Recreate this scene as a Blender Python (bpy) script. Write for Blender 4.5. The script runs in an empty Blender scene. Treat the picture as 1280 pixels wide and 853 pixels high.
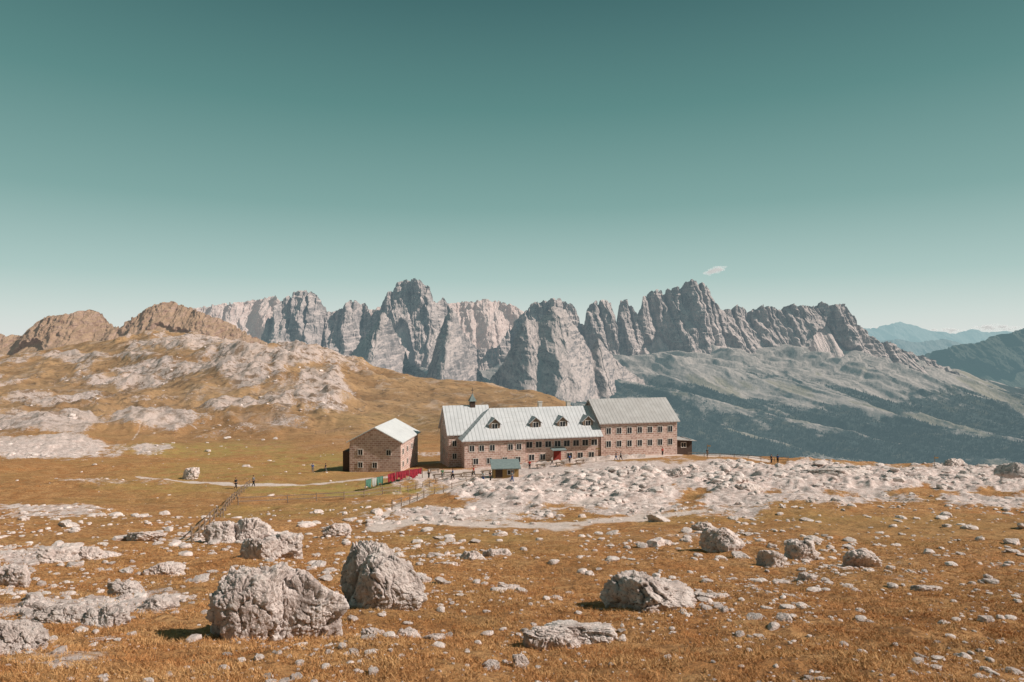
import bpy, bmesh, math, random
import numpy as np
from mathutils import Vector, Matrix
random.seed(7); rng=np.random.default_rng(11)
scene=bpy.context.scene
F=853.0; HR=426.5
def s2l(c):
    return tuple(((v/255.0)/12.92 if v/255.0<=0.04045 else ((v/255.0+0.055)/1.055)**2.4) for v in c)+(1.0,)
# ---------------------------------------------------------------- noise
_r=np.random.RandomState(5)
P=_r.permutation(256); P=np.concatenate([P,P,P]).astype(np.int64)
_a=_r.rand(256)*2*np.pi; G2=np.stack([np.cos(_a),np.sin(_a)],1)
G3=_r.randn(256,3); G3/=np.linalg.norm(G3,axis=1)[:,None]
def fade(t): return t*t*t*(t*(t*6-15)+10)
def pn2(x,y,s=0):
    x=np.asarray(x,float)+s*17.13; y=np.asarray(y,float)-s*9.71
    xi=np.floor(x).astype(np.int64); yi=np.floor(y).astype(np.int64)
    xf=x-xi; yf=y-yi; u=fade(xf); v=fade(yf)
    def g(ix,iy,dx,dy):
        h=P[P[ix&255]+(iy&255)]
        return G2[h,0]*dx+G2[h,1]*dy
    a=g(xi,yi,xf,yf); b=g(xi+1,yi,xf-1,yf); c=g(xi,yi+1,xf,yf-1); d=g(xi+1,yi+1,xf-1,yf-1)
    return 1.5*((a*(1-u)+b*u)*(1-v)+(c*(1-u)+d*u)*v)
def pn3(x,y,z,s=0):
    x=x+s*7.13; y=y-s*3.3; z=z+s*5.9
    xi=np.floor(x).astype(np.int64); yi=np.floor(y).astype(np.int64); zi=np.floor(z).astype(np.int64)
    xf=x-xi; yf=y-yi; zf=z-zi; u=fade(xf); v=fade(yf); w=fade(zf)
    def g(i,j,k):
        h=P[P[P[(xi+i)&255]+((yi+j)&255)]+((zi+k)&255)]
        return G3[h,0]*(xf-i)+G3[h,1]*(yf-j)+G3[h,2]*(zf-k)
    def lx(j,k): return g(0,j,k)*(1-u)+g(1,j,k)*u
    return 1.6*((lx(0,0)*(1-v)+lx(1,0)*v)*(1-w)+(lx(0,1)*(1-v)+lx(1,1)*v)*w)
def fbm2(x,y,o=4,s=0,g=0.5):
    r=0;a=1;t=0
    for i in range(o):
        r=r+a*pn2(x,y,s+i); t+=a; a*=g; x=x*2.03; y=y*2.03
    return r/t
def rid2(x,y,o=4,s=0,g=0.5):
    r=0;a=1;t=0
    for i in range(o):
        r=r+a*(1-2*np.abs(pn2(x,y,s+i))); t+=a; a*=g; x=x*2.07; y=y*2.07
    return r/t
def fbm3(p,o=4,s=0,g=0.5):
    r=0;a=1;t=0;x,y,z=p[:,0],p[:,1],p[:,2]
    for i in range(o):
        r=r+a*pn3(x,y,z,s+i); t+=a; a*=g; x=x*2.03;y=y*2.03;z=z*2.03
    return r/t
def sst(a,b,x):
    t=np.clip((x-a)/(b-a),0,1); return t*t*(3-2*t)
# ---------------------------------------------------------------- object helpers
coll=scene.collection
def link(o): coll.objects.link(o); return o
def props(o,label=None,category=None,kind=None,group=None):
    if label: o["label"]=label
    if category: o["category"]=category
    if kind: o["kind"]=kind
    if group: o["group"]=group
    return o
def mesh_np(name,V,Fc,smooth=False,mat=None):
    me=bpy.data.meshes.new(name); V=np.asarray(V,np.float32); Fc=np.asarray(Fc,np.int32)
    m,k=Fc.shape
    me.vertices.add(len(V)); me.vertices.foreach_set("co",V.ravel())
    me.loops.add(m*k); me.loops.foreach_set("vertex_index",Fc.ravel())
    me.polygons.add(m); me.polygons.foreach_set("loop_start",np.arange(0,m*k,k,dtype=np.int32))
    me.polygons.foreach_set("loop_total",np.full(m,k,np.int32))
    me.update(calc_edges=True)
    me.polygons.foreach_set("use_smooth",np.full(m,smooth,bool))
    if mat: me.materials.append(mat)
    return me
def vcol(me,a,b,c,d=None):
    at=me.color_attributes.new("mask",'FLOAT_COLOR','POINT')
    d=np.ones(a.size) if d is None else d.ravel()
    at.data.foreach_set("color",np.stack([a.ravel(),b.ravel(),c.ravel(),d],1).astype(np.float32).ravel())
def obj(name,me,parent=None,loc=(0,0,0),rot=(0,0,0)):
    o=bpy.data.objects.new(name,me); link(o); o.location=loc; o.rotation_euler=rot
    if parent: o.parent=parent
    return o
def grid_faces(nr,nc):
    i=np.arange(nr-1)[:,None]*nc+np.arange(nc-1)[None,:]
    i=i.ravel()
    return np.stack([i,i+1,i+nc+1,i+nc],1)
class MB:
    def __init__(s): s.v=[]; s.f=[]
    def box(s,x0,x1,y0,y1,z0,z1):
        b=len(s.v)
        s.v+=[(x0,y0,z0),(x1,y0,z0),(x1,y1,z0),(x0,y1,z0),(x0,y0,z1),(x1,y0,z1),(x1,y1,z1),(x0,y1,z1)]
        s.f+=[tuple(b+i for i in q) for q in [(0,3,2,1),(4,5,6,7),(0,1,5,4),(1,2,6,5),(2,3,7,6),(3,0,4,7)]]
        return s
    def poly(s,pts,faces):
        b=len(s.v); s.v+=list(pts); s.f+=[tuple(b+i for i in q) for q in faces]; return s
    def slab(s,pts,t):
        n=len(pts); b=len(s.v)
        s.v+=list(pts)+[(p[0],p[1],p[2]-t) for p in pts]
        s.f+=[tuple(b+i for i in range(n)),tuple(b+n+i for i in reversed(range(n)))]
        s.f+=[(b+i,b+n+i,b+n+(i+1)%n,b+(i+1)%n) for i in range(n)]; return s
    def beam(s,a,b_,w,h=None):
        h=h or w; a=Vector(a); b_=Vector(b_); d=(b_-a).normalized()
        up=Vector((0,0,1)) if abs(d.z)<0.9 else Vector((0,1,0))
        r=d.cross(up).normalized()*w/2; u=r.cross(d).normalized()*h/2
        k=len(s.v)
        for p in (a,b_):
            s.v+=[tuple(p-r-u),tuple(p+r-u),tuple(p+r+u),tuple(p-r+u)]
        s.f+=[tuple(k+i for i in q) for q in [(0,3,2,1),(4,5,6,7),(0,1,5,4),(1,2,6,5),(2,3,7,6),(3,0,4,7)]]
        return s
    def cyl(s,x,y,z0,z1,r0,r1,n=8):
        k=len(s.v)
        for z,r in((z0,r0),(z1,r1)):
            for i in range(n):
                a=2*math.pi*i/n; s.v.append((x+r*math.cos(a),y+r*math.sin(a),z))
        s.f+=[(k+i,k+(i+1)%n,k+n+(i+1)%n,k+n+i) for i in range(n)]
        s.f+=[tuple(k+i for i in reversed(range(n))),tuple(k+n+i for i in range(n))]; return s
    def mesh(s,name,mat):
        me=bpy.data.meshes.new(name); me.from_pydata(s.v,[],s.f); me.update()
        bm=bmesh.new(); bm.from_mesh(me); bmesh.ops.recalc_face_normals(bm,faces=bm.faces); bm.to_mesh(me); bm.free()
        if mat: me.materials.append(mat)
        return me
    def obj(s,name,mat,parent=None,loc=(0,0,0),rot=(0,0,0)):
        return obj(name,s.mesh(name,mat),parent,loc,rot)
# ---------------------------------------------------------------- materials
class MT:
    def __init__(s,name,rough=0.9):
        s.m=bpy.data.materials.new(name); s.m.use_nodes=True; s.n=s.m.node_tree.nodes; s.l=s.m.node_tree.links
        s.b=s.n["Principled BSDF"]; s.out=s.n["Material Output"]; s.b.inputs["Roughness"].default_value=rough
        s.b.inputs["Specular IOR Level"].default_value=0.2
        s.tc=s.n.new("ShaderNodeTexCoord")
    def _in(s,sock,v):
        if v is None: return
        if isinstance(v,bpy.types.NodeSocket): s.l.new(v,sock)
        else: sock.default_value=v
    def vec(s,scale,src="Object"):
        m=s.n.new("ShaderNodeMapping"); s.l.new(s.tc.outputs[src],m.inputs[0]); m.inputs["Scale"].default_value=scale; return m.outputs[0]
    def noise(s,scale,detail=6,rough=0.6,vec=None,dist=0):
        n=s.n.new("ShaderNodeTexNoise"); n.inputs["Scale"].default_value=scale; n.inputs["Detail"].default_value=detail
        n.inputs["Roughness"].default_value=rough; n.inputs["Distortion"].default_value=dist
        s.l.new(vec if vec is not None else s.tc.outputs["Object"],n.inputs["Vector"]); return n.outputs["Fac"]
    def vor(s,scale,vec=None,feature='F1',out="Distance"):
        n=s.n.new("ShaderNodeTexVoronoi"); n.feature=feature; n.inputs["Scale"].default_value=scale
        s.l.new(vec if vec is not None else s.tc.outputs["Object"],n.inputs["Vector"]); return n.outputs[out]
    def step(s,fac,a,b):
        n=s.n.new("ShaderNodeMapRange"); n.interpolation_type='SMOOTHSTEP'; s._in(n.inputs[0],fac)
        if a<=b: n.inputs[1].default_value=a; n.inputs[2].default_value=b
        else:
            n.inputs[1].default_value=b; n.inputs[2].default_value=a; n.inputs[3].default_value=1; n.inputs[4].default_value=0
        return n.outputs[0]
    def mix(s,f,a,b,mode='MIX'):
        n=s.n.new("ShaderNodeMix"); n.data_type='RGBA'; n.blend_type=mode
        s._in(n.inputs[0],f)
        for k,v in((6,a),(7,b)):
            if isinstance(v,(tuple,list)) and len(v)==3: v=tuple(v)+(1,)
            s._in(n.inputs[k],v)
        return n.outputs[2]
    def math(s,op,a,b=None):
        n=s.n.new("ShaderNodeMath"); n.operation=op; s._in(n.inputs[0],a); s._in(n.inputs[1],b); return n.outputs[0]
    def attr(s,name):
        n=s.n.new("ShaderNodeAttribute"); n.attribute_name=name
        x=s.n.new("ShaderNodeSeparateColor"); s.l.new(n.outputs["Color"],x.inputs[0]); return list(x.outputs)+[n.outputs["Alpha"]]
    def nz(s):
        g=s.n.new("ShaderNodeNewGeometry"); x=s.n.new("ShaderNodeSeparateXYZ"); s.l.new(g.outputs["Normal"],x.inputs[0]); return x.outputs[2]
    def color(s,c):
        if isinstance(c,(tuple,list)) and len(c)==3: c=tuple(c)+(1,)
        s._in(s.b.inputs["Base Color"],c); return s
    def bump(s,h,strength=0.5,dist=0.05):
        n=s.n.new("ShaderNodeBump"); n.inputs["Strength"].default_value=strength; n.inputs["Distance"].default_value=dist
        s.l.new(h,n.inputs["Height"]); s.l.new(n.outputs[0],s.b.inputs["Normal"]); return s
    def haze(s,k,col):  # mixes flat emission into the surface, so haze is painted on the material
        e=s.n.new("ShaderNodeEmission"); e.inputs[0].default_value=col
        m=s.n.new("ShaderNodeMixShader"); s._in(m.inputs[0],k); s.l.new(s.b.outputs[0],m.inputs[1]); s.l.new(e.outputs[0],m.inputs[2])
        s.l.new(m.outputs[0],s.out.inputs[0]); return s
def simple(name,c,c2=None,scale=8,rough=0.85,bump=0):
    m=MT(name,rough); c2=c2 or tuple(v*0.7 for v in c)
    n=m.noise(scale,5,0.6); m.color(m.mix(m.step(n,0.3,0.7),c,c2))
    if bump: m.bump(n,bump,0.05)
    return m.m

def ground_mat():
    m=MT("meadow_ground",0.95)
    a=m.attr("mask"); R,G,B,FAR=a
    big=m.noise(0.05,6,0.65); mid=m.noise(0.6,6,0.65); fine=m.noise(5,6,0.7); ff=m.noise(22,4,0.7); hug=m.noise(0.018,8,0.72)
    straw=m.mix(m.step(mid,0.38,0.62),(0.47,0.21,0.075),(0.60,0.325,0.14))
    g=m.mix(m.step(fine,0.35,0.57),(0.21,0.095,0.038),straw)
    g=m.mix(m.math('MULTIPLY',m.step(big,0.48,0.62),0.4),g,(0.38,0.24,0.09))
    g=m.mix(m.math('MULTIPLY',m.step(m.noise(0.22,6,0.7),0.54,0.64),0.5),g,(0.25,0.145,0.058))
    g=m.mix(m.math('MULTIPLY',m.step(m.noise(1.7,6,0.75),0.54,0.62),0.55),g,(0.19,0.09,0.038))
    g=m.mix(m.step(ff,0.30,0.58),m.mix(0.5,g,(0.10,0.05,0.022)),g)
    farg=m.mix(m.step(hug,0.38,0.62),(0.31,0.165,0.068),(0.50,0.295,0.14))
    farg=m.mix(m.step(m.noise(0.12,7,0.75),0.48,0.38),farg,(0.17,0.10,0.048))
    farg=m.mix(m.math('MULTIPLY',m.step(m.noise(0.03,8,0.78,vec=m.vec((1,.6,1)),dist=.6),0.54,0.60),0.5),farg,(0.54,0.41,0.33))
    g=m.mix(m.math('MULTIPLY',FAR,0.95),g,farg)
    green=m.mix(m.step(fine,0.35,0.65),(0.27,0.205,0.055),(0.40,0.30,0.10))
    g=m.mix(m.math('MULTIPLY',B,m.step(m.noise(0.25,6,0.7),0.34,0.64)),g,green)
    rk=m.noise(1.3,7,0.7); rock=m.mix(m.step(rk,0.35,0.65),(0.49,0.365,0.325),(0.78,0.65,0.60))
    rock=m.mix(m.step(m.noise(6,6,0.75),0.47,0.36),rock,(0.25,0.17,0.14))
    rock=m.mix(m.math('MULTIPLY',FAR,m.step(hug,0.40,0.6)),rock,(0.62,0.47,0.40))
    rock=m.mix(m.math('MULTIPLY',FAR,m.step(m.noise(0.09,7,0.78),0.50,0.42)),rock,(0.26,0.165,0.105))
    nn=m.math('ADD',m.math('MULTIPLY',m.noise(0.9,7,0.75),0.45),m.math('ADD',m.math('MULTIPLY',m.noise(0.16,7,0.75),0.3),m.math('MULTIPLY',m.noise(0.035,7,0.75,vec=m.vec((1.0,0.55,1)),dist=0.8),0.55)))
    thr=m.math('ADD',m.math('MULTIPLY',R,0.55),nn)
    g=m.mix(m.step(thr,0.86,0.93),g,rock)
    gravel=m.mix(m.step(fine,0.3,0.7),(0.55,0.425,0.37),(0.74,0.61,0.55))
    pth=m.math('ADD',G,m.math('MULTIPLY',m.math('SUBTRACT',m.noise(0.35,7,0.75),0.5),1.6))
    g=m.mix(m.step(pth,0.40,0.70),g,gravel)
    m.color(g)
    h=m.math('ADD',m.math('MULTIPLY',fine,0.6),m.math('MULTIPLY',m.noise(30,4,0.7),0.35))
    h=m.math('ADD',h,m.math('MULTIPLY',FAR,m.math('MULTIPLY',m.noise(0.15,8,0.75),34)))
    m.bump(h,0.9,0.12); m.haze(m.math('MULTIPLY',FAR,0.08),s2l((200,192,182))); return m.m  # far meadow gets painted haze, a pale emission growing with distance
def rock_mat(name="limestone",tint=(1,1,1),scale=1.0):
    m=MT(name,0.92)
    n1=m.noise(1.6*scale,8,0.68); n2=m.noise(7*scale,7,0.7); n3=m.noise(30*scale,5,0.7)
    c=m.mix(m.step(n1,0.36,0.60),tuple(a*b for a,b in zip((0.53,0.43,0.39),tint)),tuple(a*b for a,b in zip((0.74,0.63,0.58),tint)))
    c=m.mix(m.step(n2,0.41,0.31),c,(0.26,0.19,0.165))
    c=m.mix(m.math('MULTIPLY',m.step(m.noise(3.2*scale,8,0.75,dist=0.6),0.55,0.66),0.7),c,(0.80,0.72,0.68))
    c=m.mix(m.math('MULTIPLY',m.step(m.noise(2.2*scale,8,0.75,vec=m.vec((1,1,.5))),0.57,0.64),0.55),c,(0.27,0.22,0.20))
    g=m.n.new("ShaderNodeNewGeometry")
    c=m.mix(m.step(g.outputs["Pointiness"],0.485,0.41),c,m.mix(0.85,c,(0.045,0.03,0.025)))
    m.color(c)
    h=m.math('ADD',m.math('ADD',n2,m.math('MULTIPLY',n3,0.5)),m.math('MULTIPLY',m.step(m.vor(5*scale),0.0,0.35),0.35))
    m.bump(h,1.0,0.08); return m.m
def mtn_mat(name,dark,light,talus,k,hz,sc=1.0,forest=None,t0=0.45,t1=0.72,usemask=True,bd=22,tmul=0.8):
    m=MT(name,1.0)
    v=m.vec((1,1,0.35)); n1=m.noise(0.012*sc,9,0.75,vec=v); n2=m.noise(0.05*sc,6,0.75,vec=v)
    st=m.noise(0.016*sc,6,0.65,vec=m.vec((0.15,0.15,1.6)))
    c=m.mix(m.step(n1,0.38,0.60),dark,light)
    c=m.mix(m.math('MULTIPLY',m.step(st,0.52,0.6),0.38),c,talus)
    c=m.mix(m.math('MULTIPLY',m.step(n2,0.50,0.36),0.6),c,tuple(x*0.5 for x in dark))
    tal=m.mix(m.step(m.noise(0.02*sc,7,0.75,vec=m.vec((1,.4,.4))),0.38,0.62),tuple(x*0.68 for x in talus),talus)
    nz=m.math('ADD',m.nz(),m.math('MULTIPLY',m.math('SUBTRACT',m.noise(0.02*sc,7,0.75),0.5),0.6))
    tm=m.step(nz,t0,t1)
    a=m.attr("mask")
    if usemask:
        ms=m.step(m.math('ADD',a[0],m.math('MULTIPLY',m.math('SUBTRACT',m.noise(0.01*sc,8,0.75),0.5),1.2)),0.35,0.6)
        tm=m.math('MAXIMUM',m.math('MULTIPLY',tm,tmul),ms)
    c=m.mix(tm,c,tal)
    if forest:
        fc,md=forest
        wob=m.math('MULTIPLY',m.math('SUBTRACT',m.noise(0.009*sc,9,0.8,vec=m.vec((1,.6,1))),0.5),2.6)
        c=m.mix(m.math('MULTIPLY',m.step(m.math('ADD',a[1],wob),0.35,0.75),0.7),c,md)
        c=m.mix(m.math('MULTIPLY',m.step(m.noise(0.012*sc,8,0.75,vec=m.vec((1.6,.35,1))),0.53,0.60),0.6),c,light)
        fcol=m.mix(m.step(m.noise(0.03*sc,6,0.75),0.35,0.65),fc,tuple(x*2.0 for x in fc))
        fcol=m.mix(m.math('MULTIPLY',m.step(m.noise(0.006*sc,8,0.75),0.50,0.64),0.5),fcol,tuple(x*0.6 for x in md))
        c=m.mix(m.step(m.math('ADD',a[0],wob),0.36,0.72),c,fcol)
    m.color(c); m.bump(m.math('ADD',n1,m.math('MULTIPLY',n2,0.6)),1.0,bd/sc)
    m.haze(k,hz); return m.m  # painted distance haze, fixed per range; its emission also lifts shaded faces
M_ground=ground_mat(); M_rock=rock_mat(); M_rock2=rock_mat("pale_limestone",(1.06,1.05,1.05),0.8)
def stone_wall_mat():
    m=MT("porphyry_masonry",0.9)
    b=m.n.new("ShaderNodeTexBrick")
    x=m.n.new("ShaderNodeSeparateXYZ"); m.l.new(m.tc.outputs["Object"],x.inputs[0])
    cx=m.n.new("ShaderNodeCombineXYZ"); m.l.new(m.math('ADD',x.outputs[0],x.outputs[1]),cx.inputs[0]); m.l.new(x.outputs[2],cx.inputs[1])
    m.l.new(cx.outputs[0],b.inputs["Vector"]); b.inputs["Scale"].default_value=1.0
    b.inputs["Brick Width"].default_value=0.8; b.inputs["Row Height"].default_value=0.42; b.inputs["Mortar Size"].default_value=0.05
    b.inputs["Color1"].default_value=(0.40,0.235,0.195,1); b.inputs["Color2"].default_value=(0.63,0.445,0.375,1); b.inputs["Mortar"].default_value=(0.70,0.58,0.52,1)
    n=m.noise(1.1,7,0.7); c=m.mix(m.step(n,0.62,0.40),b.outputs[0],m.mix(0.25,b.outputs[0],(0.20,0.11,0.09)))
    m.color(c); m.bump(b.outputs["Fac"],-0.4,0.03); return m.m
def metal_roof(name,c1,c2,axis=0):
    m=MT(name,0.55); m.b.inputs["Specular IOR Level"].default_value=0.3
    x=m.n.new("ShaderNodeSeparateXYZ"); m.l.new(m.tc.outputs["Object"],x.inputs[0])
    w=m.math('FRACT',m.math('MULTIPLY',x.outputs[axis],1.25))
    seam=m.step(w,0.84,0.93); n=m.noise(0.5,5,0.6)
    c=m.mix(m.step(n,0.3,0.7),c1,c2); c=m.mix(m.math('MULTIPLY',seam,0.55),c,tuple(v*0.42 for v in c1))
    c=m.mix(m.math('MULTIPLY',m.step(m.noise(0.5,4,0.6,vec=m.vec((0.6,3,3))),0.55,0.7),0.2),c,(0.3,0.25,0.22))
    m.color(c); m.bump(seam,0.6,0.05); return m.m
M_wall=stone_wall_mat()
M_roofA=metal_roof("sheet_metal_roof",(0.55,0.545,0.55),(0.63,0.62,0.625))
M_roofA2=metal_roof("sheet_metal_roof_cross",(0.50,0.49,0.49),(0.58,0.57,0.57),1)
M_roofB=metal_roof("grey_metal_roof",(0.40,0.375,0.36),(0.48,0.455,0.44))
M_roofD=metal_roof("sheet_metal_roof_pale",(0.60,0.595,0.59),(0.67,0.66,0.65),1)
M_roofC=simple("green_grey_roof",(0.16,0.20,0.20),(0.22,0.26,0.25),2)
M_glass=simple("window_glass",(0.02,0.025,0.03),(0.035,0.04,0.045),2,0.15)
M_frame=simple("white_paint",(0.66,0.60,0.55),(0.55,0.49,0.45),4)
M_red=simple("red_shutter",(0.30,0.05,0.04),(0.22,0.04,0.03),5)
M_wood=simple("weathered_wood",(0.30,0.215,0.16),(0.17,0.12,0.09),9,0.9,0.4)
M_wood2=simple("ochre_wood",(0.40,0.25,0.10),(0.28,0.17,0.07),7)
M_dkwood=simple("dark_wood",(0.10,0.065,0.05),(0.06,0.04,0.033),7)
M_metal=simple("dark_metal",(0.08,0.08,0.08),(0.05,0.05,0.05),9,0.5)
M_plaster=simple("pale_plaster",(0.6,0.55,0.5),(0.5,0.45,0.4),3)
# ---------------------------------------------------------------- tables
class Table:
    def __init__(s,cols,pxr,dr,NC=520,ND=420,sc=9,sd=5):
        s.p0,s.p1=pxr; s.l0,s.l1=math.log(dr[0]),math.log(dr[1]); s.NC,s.ND=NC,ND
        Ls=np.linspace(s.l0,s.l1,ND); ks=sorted(cols)
        A=np.array([np.interp(Ls,[math.log(d) for d,_ in cols[k]],[r for _,r in cols[k]]) for k in ks])
        px=np.linspace(s.p0,s.p1,NC)
        T=np.stack([np.interp(px,ks,A[:,j]) for j in range(ND)],1)
        def blur(T,ax,sg):
            n=int(sg*3); k=np.exp(-0.5*(np.arange(-n,n+1)/sg)**2); k/=k.sum()
            Tp=np.pad(T,[(n,n) if i==ax else (0,0) for i in range(2)],mode='edge')
            return np.apply_along_axis(lambda a:np.convolve(a,k,'valid'),ax,Tp)
        s.T=blur(blur(T,0,sc),1,sd)
    def __call__(s,px,y):
        a=np.clip((px-s.p0)/(s.p1-s.p0)*(s.NC-1),0,s.NC-1.001); b=np.clip((np.log(y)-s.l0)/(s.l1-s.l0)*(s.ND-1),0,s.ND-1.001)
        i=a.astype(int); j=b.astype(int); u=a-i; v=b-j; T=s.T
        return (T[i,j]*(1-u)+T[i+1,j]*u)*(1-v)+(T[i,j+1]*(1-u)+T[i+1,j+1]*u)*v
N0=[(1,2390),(2,1535),(5,1006),(9,853),(12.5,800),(18,750),(30,700),(50,660)]
near={
-900:N0+[(80,632),(115,603),(140,590),(170,577),(220,562),(300,542),(450,520),(650,500),(900,490),(1300,485)],
0:N0+[(80,632),(115,600),(140,587),(170,575),(220,560),(300,540),(450,515),(650,495),(900,476),(1300,448)],
100:N0+[(80,632),(115,601),(140,588),(170,575),(220,560),(300,540),(450,512),(650,488),(900,462),(1300,432)],
200:N0+[(80,632),(115,602),(140,588),(170,576),(220,562),(300,542),(450,508),(650,475),(850,446),(1300,412)],
300:N0+[(80,632),(115,603),(140,588),(170,577),(220,563),(300,545),(450,503),(650,458),(800,433),(900,432),(1300,432)],
345:N0+[(80,631),(115,603),(140,588),(170,577),(220,563),(300,545),(450,503),(650,452),(800,425),(900,436),(1300,520)],
400:N0+[(80,631),(115,603),(140,588),(170,576),(220,563),(300,545),(450,507),(650,460),(800,435),(900,448),(1300,540)],
450:N0+[(80,631),(115,603),(135,590),(150,583),(170,574),(220,562),(300,545),(450,512),(650,475),(800,455),(900,465),(1300,560)],
520:N0+[(80,630),(115,602),(135,589),(150,580),(170,571),(220,560),(300,543),(450,514),(650,485),(800,468),(900,478),(1300,580)],
620:N0+[(80,629),(115,600),(138,583),(150,577),(170,568),(220,558),(300,540),(450,513),(650,490),(800,480),(900,490),(1300,620)],
700:N0+[(80,628),(115,597),(138,577),(150,571),(170,566),(220,556),(300,538),(450,512),(620,490),(760,500),(1300,700)],
750:N0+[(80,627),(115,593),(140,571),(150,567),(170,565),(220,560),(300,548),(450,535),(700,560),(1300,750)],
820:N0+[(80,625),(115,590),(140,570),(150,565),(168,563),(200,580),(260,630),(400,690),(700,760),(1300,800)],
900:N0+[(80,622),(115,590),(140,575),(160,568),(174,568),(200,582),(260,632),(400,690),(700,760),(1300,800)],
1050:N0+[(80,621),(115,594),(140,582),(160,577),(172,578),(200,592),(260,640),(400,700),(700,760),(1300,800)],
1180:N0+[(80,620),(115,596),(140,585),(155,582),(170,590),(200,612),(260,650),(400,700),(700,760),(1300,800)],
1280:N0+[(80,620),(115,596),(135,588),(150,590),(170,600),(200,622),(260,660),(400,710),(700,760),(1300,800)],
2200:N0+[(80,620),(115,598),(135,592),(150,596),(200,632),(260,660),(400,710),(700,760),(1300,800)]}
TN=Table(near,(-900,2200),(1,1300),NC=1000,sc=8,sd=4)
ROCKS=[(900,600,330,18,1.),(720,618,160,18,1.),(1120,600,230,14,1.),(560,643,80,10,.7),(1240,594,90,10,.8),(820,583,120,8,.65),(1000,626,330,10,.65),(620,640,100,12,.7),(820,638,160,10,.6),
(60,562,120,12,.8),(60,640,90,7,.5),(50,692,90,12,.7),(80,765,110,20,.7),(185,748,60,14,.5),(300,668,80,10,.5),(130,605,90,6,.4),
(360,450,80,14,.85),(250,466,110,9,.75),(400,495,30,34,.85),(320,475,40,18,.65),(60,535,90,10,.8),(190,535,80,8,.8),(90,505,70,7,.65),(310,515,60,10,.7),(160,480,70,6,.65),(240,432,70,7,.7),(120,448,80,5,.6),(590,695,60,8,.45),(720,790,60,12,.4),(60,830,90,16,.4)]
PATHS=[([(170,597),(300,607),(400,604),(470,598),(540,590),(620,588)],4,.75),
([(470,658),(520,650),(600,655),(700,656),(800,648),(880,640)],11,.72),([(560,650),(680,640),(760,625)],9,.6),
([(860,567),(930,572),(960,577)],5,.8),([(165,550),(178,541),(210,536),(260,545)],2,.55),([(30,520),(90,508),(160,500),(230,505)],2,.5),
([(465,655),(520,625),(580,604)],7,.7),([(655,582),(760,574),(850,568)],6,.9)]
GREENS=[(430,612,140,13,1),(400,578,90,12,.8),(250,562,130,10,.85),(350,640,140,9,.4),(500,530,120,14,.25),(300,590,150,12,.65),(230,610,120,8,.5),(560,670,120,8,.3),(900,650,300,6,.25)]
def seg_dist(px,R,pts,ry=2.6):
    d=np.full(px.shape,1e9)
    for (x0,y0),(x1,y1) in zip(pts[:-1],pts[1:]):
        ax,ay=x0,y0*ry; bx,by=x1,y1*ry; X=px; Y=R*ry
        t=np.clip(((X-ax)*(bx-ax)+(Y-ay)*(by-ay))/((bx-ax)**2+(by-ay)**2),0,1)
        d=np.minimum(d,np.hypot(X-ax-t*(bx-ax),Y-ay-t*(by-ay)))
    return d
def fields(x,y):
    px=640+F*x/y; R=TN(px,y)
    wob=fbm2(x/ (y*0.06+1),y/(y*0.06+1)*1.0,4,31)
    rock=np.zeros_like(px); gr=np.zeros_like(px); pa=np.zeros_like(px)
    for cx,cy,rx,ry,s in ROCKS:
        q=((px-cx)/rx)**2+((R-cy)/ry)**2; rock=np.maximum(rock,s*np.clip(1.2-q*0.6+wob*0.9,0,1))
    for cx,cy,rx,ry,s in GREENS:
        q=((px-cx)/rx)**2+((R-cy)/ry)**2; gr=np.maximum(gr,s*np.clip(1.3-q+wob*0.6,0,1))
    for pts,w,s in PATHS:
        d=seg_dist(px,R,pts); pa=np.maximum(pa,s*np.clip(1.5-d/w+wob*1.1,0,1))
    yard=((px-580)/75)**2+((R-594)/8)**2; pa=np.maximum(pa,np.clip(1.3-yard,0,1))
    pa=pa*(y<400)
    rock=np.maximum(rock, 0.36*sst(0.0,0.4,fbm2(x/22,y/22,4,77))*(y<200))
    rock=np.maximum(rock, 0.52*sst(-0.05,0.35,fbm2((x+.4*y)/55,y/170,4,79))*sst(200,320,y)*(1-sst(400,560,px)))
    rock=rock*(1-0.4*np.clip(pa,0,1))
    return px,R,rock,pa,gr
def hutflat(px,y): return sst(400,440,px)*(1-sst(870,900,px))*sst(112,122,y)*(1-sst(170,185,y))
def tz(x,y,fl=None):
    x=np.asarray(x,float); y=np.asarray(y,float)
    px,R,rock,pa,gr=fl if fl is not None else fields(x,y)
    z=-(R-HR)/F*y
    calm=1-0.95*hutflat(px,y); calm*=1-0.6*np.clip(pa,0,1)
    nr=1-sst(200,400,y)
    n=0.09*fbm2(x/0.9,y/0.9,3,1)+0.34*fbm2(x/5,y/5,4,2)+0.9*fbm2(x/28,y/28,3,3)*sst(15,60,y)
    oc=sst(0.15,0.45,rid2(x/9,y/9,3,6)*.5+fbm2(x/16,y/16,3,14)*.7+0.15)   # connected outcrops
    n=n+rock*(0.22*np.abs(fbm2(x/1.6,y/1.6,4,4))+sst(40,90,y)*(0.7*np.abs(fbm2(x/5,y/5,4,5))+1.1*oc*(0.6+0.8*np.abs(fbm2(x/2.6,y/2.6,4,15)))))
    z=z+n*calm*nr
    wf=sst(180,420,y)
    z=z+wf*(9*fbm2(x/140,y/140,4,8)+12*rid2((x+.3*y)/75,y/120,5,9)*(0.45+rock)+2.8*fbm2(x/14,y/14,4,12)*(0.4+1.5*rock))
    return z
NCOL,NROW=1500,1350
pxs=np.linspace(-620,1900,NCOL); ds=np.exp(np.linspace(math.log(1.5),math.log(1300),NROW))
PX,DD=np.meshgrid(pxs,ds); X=(PX-640)/F*DD
fl=fields(X,DD); Z=tz(X,DD,fl)
me=mesh_np("ground",np.stack([X.ravel(),DD.ravel(),Z.ravel()],1),grid_faces(NROW,NCOL),True,M_ground)
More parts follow.
